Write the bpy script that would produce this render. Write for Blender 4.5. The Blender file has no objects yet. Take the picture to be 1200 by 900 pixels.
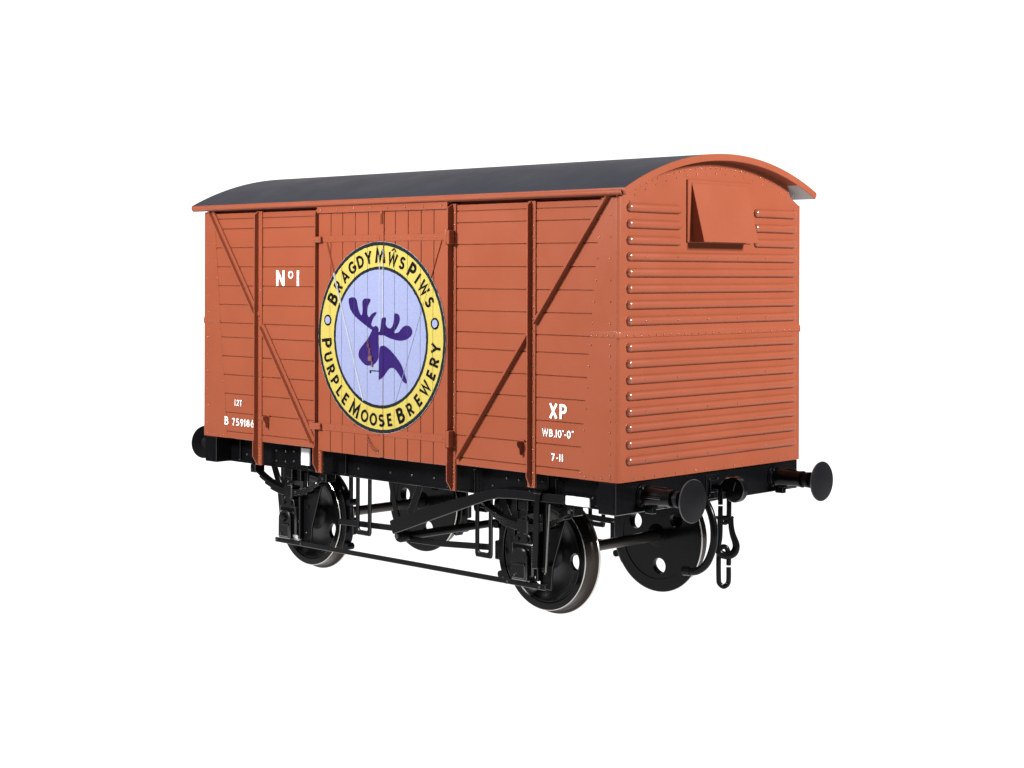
import bpy, bmesh, math, random
from mathutils import Vector, Matrix
random.seed(7)
S = bpy.context.scene
COL = S.collection
PI = math.pi
R = math.radians

# ------------------------------------------------------------------ materials
def mat(name, col, rough=0.45, metal=0.0, spec=0.5, bump=0.0, bscale=60.0, vary=0.0, coat=0.0):
    m = bpy.data.materials.new(name); m.use_nodes = True
    nt = m.node_tree; b = nt.nodes['Principled BSDF']
    b.inputs['Base Color'].default_value = (*col, 1)
    b.inputs['Roughness'].default_value = rough
    b.inputs['Metallic'].default_value = metal
    b.inputs['Specular IOR Level'].default_value = spec
    b.inputs['Coat Weight'].default_value = coat
    b.inputs['Coat Roughness'].default_value = 0.10
    tc = nt.nodes.new('ShaderNodeTexCoord')
    if bump:
        n = nt.nodes.new('ShaderNodeTexNoise'); n.inputs['Scale'].default_value = bscale
        n.inputs['Detail'].default_value = 3
        nt.links.new(tc.outputs['Object'], n.inputs['Vector'])
        bp = nt.nodes.new('ShaderNodeBump'); bp.inputs['Strength'].default_value = bump
        bp.inputs['Distance'].default_value = 0.004
        nt.links.new(n.outputs['Fac'], bp.inputs['Height']); nt.links.new(bp.outputs['Normal'], b.inputs['Normal'])
    if vary:
        n = nt.nodes.new('ShaderNodeTexNoise'); n.inputs['Scale'].default_value = 2.3
        n.inputs['Detail'].default_value = 5; n.inputs['Roughness'].default_value = 0.6
        nt.links.new(tc.outputs['Object'], n.inputs['Vector'])
        mp = nt.nodes.new('ShaderNodeMapRange')
        mp.inputs['From Min'].default_value = 0.3; mp.inputs['From Max'].default_value = 0.7
        mp.inputs['To Min'].default_value = 1 - vary; mp.inputs['To Max'].default_value = 1 + vary
        nt.links.new(n.outputs['Fac'], mp.inputs['Value'])
        hs = nt.nodes.new('ShaderNodeHueSaturation'); hs.inputs['Color'].default_value = (*col, 1)
        nt.links.new(mp.outputs['Result'], hs.inputs['Value']); nt.links.new(hs.outputs['Color'], b.inputs['Base Color'])
        mr = nt.nodes.new('ShaderNodeMapRange')
        mr.inputs['From Min'].default_value = 0.3; mr.inputs['From Max'].default_value = 0.7
        mr.inputs['To Min'].default_value = rough - 0.06; mr.inputs['To Max'].default_value = rough + 0.06
        nt.links.new(n.outputs['Fac'], mr.inputs['Value']); nt.links.new(mr.outputs['Result'], b.inputs['Roughness'])
    return m

BROWN = mat('chestnut_paint', (0.199, 0.0502, 0.0242), 0.36, spec=0.15, bump=0.03, bscale=45, vary=0.03, coat=0.05)
ROOFM = mat('roof_grey_paint', (0.0172, 0.0172, 0.0240), 0.6, spec=0.10, bump=0.08, bscale=60, vary=0.05)
UNDERM = mat('roof_underside_grey', (0.34, 0.32, 0.32), 0.6)
BLACK = mat('underframe_black', (0.0026, 0.0026, 0.003), 0.20, spec=0.13, bump=0.05, bscale=50, vary=0.12)
RODM = mat('black_plastic', (0.0034, 0.0034, 0.0038), 0.32, spec=0.09, bump=0.06, bscale=70)
BUFM = mat('buffer_face_black', (0.0052, 0.0052, 0.0064), 0.36, spec=0.11, bump=0.25, bscale=35, vary=0.3)
WEB = mat('wheel_dish_black', (0.006, 0.006, 0.007), 0.38, spec=0.45, bump=0.05, bscale=60)
TYRE = mat('blackened_steel_tyre', (0.030, 0.023, 0.019), 0.24, metal=0.75, bump=0.05, bscale=90, vary=0.15)
STEEL = mat('bright_steel', (0.55, 0.53, 0.49), 0.3, metal=0.9)
WHITE = mat('white_lettering_paint', (0.62, 0.62, 0.61), 0.5, spec=0.2)
INK = mat('black_lettering_ink', (0.004, 0.004, 0.005), 0.5, spec=0.05, bump=0.05)
PURPLE = mat('purple_ink', (0.0142, 0.0030, 0.0695), 0.42, spec=0.25, vary=0.15)
PALE_GLINT = mat('pale_glint', (0.31, 0.32, 0.36), 0.5, spec=0.3, vary=0.1)  # pale colour painted in for highlights on emblem ridge and strip edges
PALE = mat('pale_blue_ink', (0.180, 0.200, 0.318), 0.5, spec=0.25)

CX, CZ, CR = -0.0224, 2.2299, 0.8273        # emblem centre and radius on the doors

def emblem_material():
    m = bpy.data.materials.new('emblem_print'); m.use_nodes = True
    nt = m.node_tree; b = nt.nodes['Principled BSDF']; N = nt.nodes.new; Lk = nt.links.new
    b.inputs['Roughness'].default_value = 0.48; b.inputs['Specular IOR Level'].default_value = 0.10
    tc = N('ShaderNodeTexCoord')
    mp = N('ShaderNodeMapping'); mp.vector_type = 'POINT'
    mp.inputs['Location'].default_value = (-CX, 0, -CZ); mp.inputs['Scale'].default_value = (1, 0, 1)
    Lk(tc.outputs['Object'], mp.inputs['Vector'])
    ln = N('ShaderNodeVectorMath'); ln.operation = 'LENGTH'; Lk(mp.outputs['Vector'], ln.inputs[0])
    nz = N('ShaderNodeTexNoise'); nz.inputs['Scale'].default_value = 24; Lk(tc.outputs['Object'], nz.inputs['Vector'])
    ad = N('ShaderNodeMath'); ad.operation = 'MULTIPLY_ADD'; ad.inputs[1].default_value = 0.008
    Lk(nz.outputs['Fac'], ad.inputs[0]); Lk(ln.outputs['Value'], ad.inputs[2])
    rp = N('ShaderNodeValToRGB'); cr = rp.color_ramp; cr.interpolation = 'CONSTANT'
    stops = [(0, (0.180, 0.200, 0.318)), (0.590, (0.006, 0.011, 0.013)), (0.620, (0.335, 0.268, 0.062)),
             (0.802, (0.006, 0.011, 0.013)), (0.8355, (0.30, 0.25, 0.235))]
    cr.elements[0].position = 0; cr.elements[0].color = (*stops[0][1], 1)
    cr.elements[1].position = stops[1][0]; cr.elements[1].color = (*stops[1][1], 1)
    for p, c in stops[2:]:
        e = cr.elements.new(p); e.color = (*c, 1)
    Lk(ad.outputs['Value'], rp.inputs['Fac'])
    # fine canvas-like print mottling
    n2 = N('ShaderNodeTexNoise'); n2.inputs['Scale'].default_value = 70; n2.inputs['Detail'].default_value = 2
    Lk(tc.outputs['Object'], n2.inputs['Vector'])
    mr = N('ShaderNodeMapRange'); mr.inputs['From Min'].default_value = 0.3; mr.inputs['From Max'].default_value = 0.7
    mr.inputs['To Min'].default_value = 0.92; mr.inputs['To Max'].default_value = 1.07
    Lk(n2.outputs['Fac'], mr.inputs['Value'])
    hs = N('ShaderNodeHueSaturation'); Lk(rp.outputs['Color'], hs.inputs['Color']); Lk(mr.outputs['Result'], hs.inputs['Value'])
    # small chips where the print has worn off down to pale primer
    n3 = N('ShaderNodeTexNoise'); n3.inputs['Scale'].default_value = 17; n3.inputs['Detail'].default_value = 6
    n3.inputs['Roughness'].default_value = 0.75; Lk(tc.outputs['Object'], n3.inputs['Vector'])
    gt = N('ShaderNodeMath'); gt.operation = 'GREATER_THAN'; gt.inputs[1].default_value = 0.70
    Lk(n3.outputs['Fac'], gt.inputs[0])
    mx = N('ShaderNodeMix'); mx.data_type = 'RGBA'; mx.inputs['B'].default_value = (0.30, 0.295, 0.32, 1)
    Lk(gt.outputs['Value'], mx.inputs['Factor']); Lk(hs.outputs['Color'], mx.inputs['A'])
    Lk(mx.outputs['Result'], b.inputs['Base Color'])
    bp = N('ShaderNodeBump'); bp.inputs['Strength'].default_value = 0.12; bp.inputs['Distance'].default_value = 0.003
    Lk(n2.outputs['Fac'], bp.inputs['Height']); Lk(bp.outputs['Normal'], b.inputs['Normal'])
    return m
EMBLEM = emblem_material()
# glossier copies of the paints, put on rivets, edges and caps for added glints
GLOSS = {'chestnut_paint': mat('chestnut_paint_glint', (0.199, 0.0502, 0.0242), 0.25, spec=0.55, coat=0.35),
         'underframe_black': mat('underframe_black_glint', (0.004, 0.004, 0.0045), 0.30, spec=0.75, coat=0.6),
         'black_plastic': mat('black_plastic_glint', (0.004, 0.004, 0.0045), 0.32, spec=0.6, coat=0.3),
         'buffer_face_black': mat('buffer_edge_glint', (0.02, 0.02, 0.02), 0.3, spec=0.8)}

# ------------------------------------------------------------------ mesh helpers
def NB(): return bmesh.new()

def absorb(dst, src, M=None):
    if M is not None: bmesh.ops.transform(src, matrix=M, verts=src.verts)
    me = bpy.data.meshes.new('tmp'); src.to_mesh(me); src.free()
    dst.from_mesh(me); bpy.data.meshes.remove(me)

def box(bm, x0, x1, y0, y1, z0, z1, bev=0.003, M=None, seg=1):
    b = NB()
    bmesh.ops.create_cube(b, size=1)
    bmesh.ops.transform(b, matrix=Matrix.Translation(((x0+x1)/2, (y0+y1)/2, (z0+z1)/2)) @
                        Matrix.Diagonal((abs(x1-x0), abs(y1-y0), abs(z1-z0), 1)), verts=b.verts)
    if bev:
        bmesh.ops.bevel(b, geom=b.edges[:], offset=bev, segments=seg, affect='EDGES', profile=0.5, material=1)
    absorb(bm, b, M)

def prism(bm, pts, axis, a0, a1, bev=0.003, M=None):
    """polygon pts extruded along axis 'x' (pts=(y,z)), 'y' (pts=(x,z)) or 'z' (pts=(x,y))"""
    def mk(p, a):
        return {'x': (a, p[0], p[1]), 'y': (p[0], a, p[1]), 'z': (p[0], p[1], a)}[axis]
    b = NB()
    v0 = [b.verts.new(mk(p, a0)) for p in pts]; v1 = [b.verts.new(mk(p, a1)) for p in pts]
    n = len(pts)
    b.faces.new(v0); b.faces.new(v1[::-1])
    for i in range(n):
        b.faces.new((v0[i], v0[(i+1) % n], v1[(i+1) % n], v1[i]))
    bmesh.ops.recalc_face_normals(b, faces=b.faces)
    if bev:
        ed = [e for e in b.edges if len(e.link_faces) == 2 and e.calc_face_angle(0) > 0.4]
        bmesh.ops.bevel(b, geom=ed, offset=bev, segments=1, affect='EDGES', profile=0.5, material=1)
    absorb(bm, b, M)

def lathe(bm, prof, origin, axis='y', seg=48, closed=False):
    """prof: list of (r, t); revolved round axis through origin"""
    b = NB(); rows = []
    for r, t in prof:
        row = []
        for k in range(seg):
            a = 2*PI*k/seg; c, s = r*math.cos(a), r*math.sin(a)
            p = {'y': (c, t, s), 'x': (t, c, s), 'z': (c, s, t)}[axis]
            row.append(b.verts.new(p))
        rows.append(row)
    pairs = list(zip(rows, rows[1:]))
    if closed: pairs.append((rows[-1], rows[0]))
    for A, B in pairs:
        for k in range(seg):
            b.faces.new((A[k], A[(k+1) % seg], B[(k+1) % seg], B[k]))
    if not closed:
        b.faces.new(rows[0]); b.faces.new(rows[-1][::-1])
    bmesh.ops.remove_doubles(b, verts=b.verts, dist=1e-5)
    bmesh.ops.recalc_face_normals(b, faces=b.faces)
    absorb(bm, b, Matrix.Translation(origin))

def tube(bm, pts, r, seg=10, closed=False):
    pts = [Vector(p) for p in pts]; n = len(pts); b = NB(); rows = []
    up = None
    for i, p in enumerate(pts):
        if closed: t = (pts[(i+1) % n] - pts[i-1]).normalized()
        else: t = (pts[min(i+1, n-1)] - pts[max(i-1, 0)]).normalized()
        if up is None:
            up = Vector((0, 0, 1)) if abs(t.z) < 0.9 else Vector((1, 0, 0))
        u = (up - t*up.dot(t)).normalized(); up = u; w = t.cross(u)
        rr = r[i] if isinstance(r, (list, tuple)) else r
        rows.append([b.verts.new(p + u*rr*math.cos(2*PI*k/seg) + w*rr*math.sin(2*PI*k/seg)) for k in range(seg)])
    pairs = list(zip(rows, rows[1:]))
    if closed: pairs.append((rows[-1], rows[0]))
    for A, B in pairs:
        for k in range(seg):
            b.faces.new((A[k], A[(k+1) % seg], B[(k+1) % seg], B[k]))
    if not closed:
        b.faces.new(rows[0][::-1]); b.faces.new(rows[-1])
    bmesh.ops.recalc_face_normals(b, faces=b.faces)
    absorb(bm, b)

def strip(bm, pts, half, y0, y1, bev=0.003):
    """flat bar following a polyline in the x-z plane, y0..y1 thick"""
    P = [Vector((p[0], p[1])) for p in pts]; L_, R_ = [], []
    for i, p in enumerate(P):
        t = (P[min(i+1, len(P)-1)] - P[max(i-1, 0)]).normalized(); nrm = Vector((-t.y, t.x))
        hw = half[i] if isinstance(half, (list, tuple)) else half
        L_.append(p + nrm*hw); R_.append(p - nrm*hw)
    prism(bm, [(q.x, q.y) for q in L_ + R_[::-1]], 'y', y0, y1, bev)

def rivet(bm, p, d, r=0.009, flat=0.85):
    """domed rivet at p pointing along d"""
    b = NB(); d = Vector(d).normalized()
    bmesh.ops.create_uvsphere(b, u_segments=8, v_segments=6, radius=r)
    bmesh.ops.delete(b, geom=[v for v in b.verts if v.co.z < -r*0.3], context='VERTS')
    for fc in b.faces: fc.material_index = 1
    M = Matrix.Translation(p) @ d.to_track_quat('Z', 'Y').to_matrix().to_4x4() @ Matrix.Diagonal((1, 1, flat, 1))
    absorb(bm, b, M)

def hexbolt(bm, p, d, r=0.014, h=0.012):
    b = NB(); d = Vector(d).normalized()
    bmesh.ops.create_cone(b, cap_ends=True, segments=6, radius1=r, radius2=r*0.92, depth=h)
    for fc in b.faces: fc.material_index = 1
    absorb(bm, b, Matrix.Translation(Vector(p)+d*h/2) @ d.to_track_quat('Z', 'Y').to_matrix().to_4x4())

def plate_holes(bm, outer, holes, t0, t1, f, dish=None):
    """flat plate with holes: loops of 2-D points; f(p, t) maps to 3-D"""
    b = NB(); loops = [outer] + holes
    for t in (t0, t1):
        es = []
        for lp in loops:
            vs = [b.verts.new(f(p, t)) for p in lp]
            for i in range(len(vs)): es.append(b.edges.new((vs[i], vs[(i+1) % len(vs)])))
        bmesh.ops.triangle_fill(b, use_beauty=True, edges=es)
    for lp in loops:
        a = [b.verts.new(f(p, t0)) for p in lp]; c = [b.verts.new(f(p, t1)) for p in lp]
        for i in range(len(a)):
            j = (i+1) % len(a); b.faces.new((a[i], a[j], c[j], c[i]))
    bmesh.ops.remove_doubles(b, verts=b.verts, dist=1e-5)
    bmesh.ops.recalc_face_normals(b, faces=b.faces)
    if dish:
        for _ in range(5):
            lg = [e for e in b.edges if e.calc_length() > 0.035]
            if not lg: break
            bmesh.ops.subdivide_edges(b, edges=lg, cuts=1)
            bmesh.ops.triangulate(b, faces=[x for x in b.faces if len(x.verts) > 3])
            bmesh.ops.beautify_fill(b, faces=b.faces[:], edges=[e for e in b.edges if len(e.link_faces) == 2 and e.calc_face_angle(1) < 0.01])
        for v in b.verts: dish(v)
        bmesh.ops.recalc_face_normals(b, faces=b.faces)
    absorb(bm, b)

def circ(cx, cz, r, n=28): return [(cx + r*math.cos(2*PI*k/n), cz + r*math.sin(2*PI*k/n)) for k in range(n)]

def obj(name, bm, m, parent=None, angle=32, label=None):
    me = bpy.data.meshes.new(name); bm.to_mesh(me); bm.free()
    for mm in (m if isinstance(m, list) else [m, GLOSS.get(m.name, m)]): me.materials.append(mm)
    me.polygons.foreach_set('use_smooth', [True]*len(me.polygons))
    me.set_sharp_from_angle(angle=R(angle))
    o = bpy.data.objects.new(name, me); COL.objects.link(o)
    if parent is not None: o.parent = parent
    if label: o['label'] = label
    return o

# ------------------------------------------------------------------ the van
VAN = bpy.data.objects.new('railway_van', None); COL.objects.link(VAN)
VAN['label'] = 'chestnut brown model railway goods van with grey roof and round moose emblem on doors'
VAN['category'] = 'railway van'

H, HL, ZB, ZT = 1.2086, 2.667, 1.197, 3.372
SIDE = []       # parts of the near side, copied (turned half round) to the other side
END = []        # parts of the near end, copied to the other end
def part(bucket, name, bm, m, parent=VAN, angle=32, label=None):
    o = obj(name, bm, m, parent, angle, label)
    if parent is VAN: bucket.append(o)
    return o

# roof curve (slightly canted on the body, as in the photograph)
RW, RE, RT = 1.272, 3.466, 3.759
_s = RT-RE; RR = (RW*RW+_s*_s)/(2*_s)
def roof_z(y): return RT - RR + math.sqrt(max(RR*RR - y*y, 0)) + 0.026*y/RW

# ---- side wall: boarded panels between the steel corner plates
def plate_x(z): return 2.27 + (z-1.2)*(0.22/2.17)
SB = NB()
box(SB, -2.60, 2.60, -H+0.011, -H+0.05, ZB+0.002, 3.355, 0)
box(SB, -2.60, 2.60, -H+0.045, -H+0.06, 3.30, 3.44, 0)
ZL = [ZB, 1.26, 1.443, 1.625, 1.806, 1.985, 2.166, 2.304, 2.48, 2.661, 2.843, 3.027, 3.208, 3.305, 3.362]
g = 0.0035
for i in range(len(ZL)-1):
    z0, z1 = ZL[i]+(g if i else 0), ZL[i+1]-g
    for sx, inner in ((-1, 0.93), (1, 0.88)):
        jit = random.uniform(-0.0012, 0.0012)
        prism(SB, [(sx*inner, z0), (sx*(plate_x(z0)+0.012), z0), (sx*(plate_x(z1)+0.012), z1), (sx*inner, z1)],
              'y', -H+jit, -H+0.03, 0.003)
part(SIDE, 'side_wall', SB, BROWN)

# ---- end wall with its wrapped corner plates, corrugations and rivets
def rib(bm, y0, y1, z, rz=0.036, rx=0.034):
    b = NB(); rows = []; n = 10
    sec = [math.pi*k/n for k in range(n+1)]
    stations = [(y0+rz-rz*math.cos(a), math.sin(a)) for a in [PI/2*k/6 for k in range(7)]]
    stations += [(y1-rz+rz*math.sin(a), math.cos(a)) for a in [PI/2*k/6 for k in range(7)]]
    for y, s in stations:
        s = max(s, 0.02)
        rows.append([b.verts.new((HL-0.001+rx*s*math.sin(a)**0.85 if 0 < a < PI else HL-0.001, y, z+rz*s*math.cos(a))) for a in sec])
    for si, (A, B) in enumerate(zip(rows, rows[1:])):
        for k in range(n):
            fc = b.faces.new((A[k], A[k+1], B[k+1], B[k])); fc.material_index = 1 if si < 6 else 0  # glossier copy on the left cap only, to add its highlight
    b.faces.new(rows[0]); b.faces.new(rows[-1])
    bmesh.ops.recalc_face_normals(b, faces=b.faces)
    # shallow fillet under and over the rib
    absorb(bm, b)
def end_wall(tilt):
    def rz_(y): return roof_z(y) if tilt > 0 else roof_z(-y)
    EB = NB()
    RC = 0.030
    top = [(y, rz_(y)-0.03) for y in [1.0*math.cos(PI*k/24) for k in range(25)]]
    outline = [(-(H-RC), ZB), (H-RC, ZB), (H-RC, 3.378), (1.045, 3.447)] + top + [(-1.045, 3.447), (-(H-RC), 3.378)]
    prism(EB, outline, 'x', HL-0.03, HL, 0)
    for sy in (-1, 1):
        b = NB(); rows = []
        for z in [ZB + (3.378-ZB)*k/16 for k in range(17)]:
            px = plate_x(z)
            pl = [(px, sy*(H-0.004)), (px, sy*(H+0.002)), (px+0.003, sy*(H+0.0025)), (px+0.008, sy*(H+0.0025)), (HL-RC-0.006, sy*(H+0.0025)), (HL-RC, sy*(H+0.0025))]
            for k in range(1, 7):
                a = PI/2*k/7; pl.append((HL-RC+RC*math.sin(a), sy*(H+0.0025-RC+RC*math.cos(a))))
            pl += [(HL+0.0005, sy*(H-RC+0.0035)), (HL+0.0005, sy*(H-RC-0.01)), (HL-0.01, sy*(H-RC-0.01))]
            rows.append([b.verts.new((x, y, z)) for x, y in pl])
        for A, B in zip(rows, rows[1:]):
            for k in range(len(A)-1): b.faces.new((A[k], A[k+1], B[k+1], B[k]))
        b.faces.new(rows[-1]); b.faces.new(rows[0])
        bmesh.ops.recalc_face_normals(b, faces=b.faces)
        absorb(EB, b)
        # horizontal lap of the upper plate, round the corner
        for z in (2.302,):
            y_ = sy*(H+0.0025)
            prism(EB, [(y_, z), (y_+sy*0.004, z), (y_+sy*0.004, z+0.028), (y_+sy*0.001, z+0.05), (y_, z+0.05)], 'x', plate_x(z)+0.002, HL-0.012, 0.0015)
            lathe(EB, [(0.0, 0.0), (0.024, 0.0), (0.024, 0.045), (0.018, 0.055), (0.0, 0.055)], (HL-0.018, sy*(H-0.018), 2.297), 'z', 20)
            for k in range(5):
                rivet(EB, (2.40+0.056*k, y_+sy*0.004, z+0.014), (0, sy, 0), 0.008)
        # rivet columns on the side return
        for k in range(26):
            z = ZB+0.05 + k*0.083
            if abs(z-2.315) < 0.05 or z > 3.34: continue
            rivet(EB, (plate_x(z)+0.013, sy*(H+0.0025), z), (0, sy, 0), 0.0085) if k % 2 == 0 or z > 2.4 and k % 2 == 0 else None
            if z < 2.25 or k % 2 == 0: rivet(EB, (2.585, sy*(H+0.0025), z), (0, sy, 0), 0.0085)
        for k in range(4): rivet(EB, (2.33+0.085*k, sy*(H+0.0025), ZB+0.024), (0, sy, 0), 0.0085)
    # lap on the end
    b = NB()
    lapP = [(HL-0.004, 2.302), (HL+0.006, 2.302), (HL+0.006, 2.330), (HL+0.0012, 2.352), (HL-0.004, 2.352)]
    va = [b.verts.new((x, -(H-0.012), z)) for x, z in lapP]; vb = [b.verts.new((x, H-0.012, z)) for x, z in lapP]
    b.faces.new(va); b.faces.new(vb[::-1])
    for i in range(5): b.faces.new((va[i], va[(i+1) % 5], vb[(i+1) % 5], vb[i]))
    bmesh.ops.recalc_face_normals(b, faces=b.faces); absorb(EB, b)
    for k in range(26): rivet(EB, (HL+0.006, -1.12+2.24*k/25, 2.317), (1, 0, 0), 0.009)
    for k in range(19): rivet(EB, (HL, -1.15+2.3*k/18, ZB+0.022), (1, 0, 0), 0.0085)
    # two rows of rivets following the roof
    for k in range(33):
        y = -1.08+2.16*k/32; rivet(EB, (HL, y, rz_(y)-0.112), (1, 0, 0), 0.0085)
    for k in range(17):
        y = -1.02+2.04*k/16; rivet(EB, (HL, y, rz_(y)-0.155), (1, 0, 0), 0.0085)
    rivet(EB, (HL, -1.08, 3.345), (1, 0, 0), 0.0085); rivet(EB, (HL, 1.10, 3.345), (1, 0, 0), 0.0085)
    # pressed ribs: half-round bars with domed ends
    RIBS_UP = [3.298, 3.173, 3.048, 2.923, 2.799, 2.675, 2.552, 2.428]
    RIBS_LO = [2.226, 2.102, 1.978, 1.854, 1.731, 1.609, 1.484, 1.358]
    for i, z in enumerate(RIBS_UP + RIBS_LO):
        if i < 3:
            rib(EB, -1.12, -0.455, z); rib(EB, 0.52, 1.12, z)
        else:
            rib(EB, -1.12, 1.12, z)
        if i in (3, 7, 10, 12, 15):
            for y in (-0.92, -0.526, -0.14, 0.26, 0.65): rivet(EB, (HL+0.033, y, z), (1, 0, 0.1), 0.0085)

    return EB
END_WALL = obj('end_wall', end_wall(1), BROWN, VAN, 38)
far_wall = obj('end_wall', end_wall(-1), BROWN, VAN, 38); far_wall.rotation_euler = (0, 0, PI)


# ---- ventilator hood on the end
VB = NB()
box(VB, HL-0.005, HL+0.016, -0.385, 0.47, 3.040, 3.542, 0.004)
vent = part(END, 'ventilator_hood', VB, BROWN)
hb = NB()
p_ = 0.145
def hood_panel(bm, pts):
    vs = [bm.verts.new(p) for p in pts]; return vs
yl, yr, zt_, zb_ = -0.338, 0.395, 3.515, 3.044
x0_ = HL+0.016
b = NB(); t = 0.008
# sloping front panel
F = [(x0_+0.004, yl, zt_), (x0_+0.004, yr, zt_), (HL+p_, yr, zb_), (HL+p_, yl, zb_)]
Bk = [(x-t*1.2, y, z) for x, y, z in F]
vf = [b.verts.new(p) for p in F]; vk = [b.verts.new(p) for p in Bk]
b.faces.new(vf); b.faces.new(vk[::-1])
for i in range(4): b.faces.new((vf[i], vf[(i+1) % 4], vk[(i+1) % 4], vk[i]))
bmesh.ops.recalc_face_normals(b, faces=b.faces)
bmesh.ops.bevel(b, geom=b.edges[:], offset=0.0025, segments=1, affect='EDGES')
absorb(hb, b)
for y in (yl+0.006, yr-0.014):
    b = NB()
    tri = [(x0_-0.002, zt_-0.02), (HL+p_-0.012, zb_+0.003), (x0_-0.002, zb_+0.003)]
    A = [b.verts.new((x, y, z)) for x, z in tri]; C = [b.verts.new((x, y+0.008, z)) for x, z in tri]
    b.faces.new(A); b.faces.new(C[::-1])
    for i in range(3): b.faces.new((A[i], A[(i+1) % 3], C[(i+1) % 3], C[i]))
    bmesh.ops.recalc_face_normals(b, faces=b.faces); absorb(hb, b)
part(END, 'hood', hb, BROWN, vent)

# ---- roof
def roof_mesh():
    b = NB(); n = 48; X = HL+0.116; th = 0.056
    ys = [-RW + 2*RW*k/n for k in range(n+1)]
    up = [(y, roof_z(y)) for y in ys]
    dn = []
    for y, z in up:
        nx = y/RR; dn.append((y*(1-th/RR*0.6), z-th))
    up = [(up[0][0]-0.004, up[0][1]-0.022)] + up + [(up[-1][0]+0.004, up[-1][1]-0.022)]
    loop = up + dn[::-1]
    XS = [-X, -X+0.004, -HL, HL, X-0.004, X]
    rows = []
    for i, x in enumerate(XS):
        ins = 0.003 if i in (0, 5) else 0
        cy = 0; cz = 3.6
        rows.append([b.verts.new((x, y*(1-ins*0.6), z-(ins if k < len(up) else -ins))) for k, (y, z) in enumerate(loop)])
    m = len(loop); nu = len(up)
    for A, B_, i in zip(rows, rows[1:], range(5)):
        for k in range(m):
            f = b.faces.new((A[k], A[(k+1) % m], B_[(k+1) % m], B_[k]))
            ym = abs(loop[k][0])
            if 1 <= k < nu-2: f.material_index = 0 if 1 <= i <= 3 else 1
            elif k >= nu and i in (2, 3) and loop[k][0] > 1.03: f.material_index = 2
            else: f.material_index = 1
    e0 = b.faces.new(rows[0]); e1 = b.faces.new(rows[-1][::-1]); e0.material_index = e1.material_index = 1
    bmesh.ops.recalc_face_normals(b, faces=b.faces)
    return b
ROOF = obj('roof', roof_mesh(), [ROOFM, BROWN, UNDERM], VAN, 25)
cb = NB()
zc = roof_z(-RW)
tube(cb, [(-HL-0.085, -RW-0.002, zc-0.031), (HL+0.085, -RW-0.002, zc-0.031)], 0.019, 14)
box(cb, -HL-0.08, HL+0.08, -RW+0.006, -RW+0.03, zc-0.046, zc-0.02, 0.003)
cornice = obj('cornice', cb, BROWN, ROOF)
cb = NB()
zc2 = roof_z(RW)
tube(cb, [(-HL-0.10, RW-0.002, zc2-0.034), (HL+0.10, RW-0.002, zc2-0.034)], 0.015, 10)
obj('cornice', cb, BROWN, ROOF)

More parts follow.
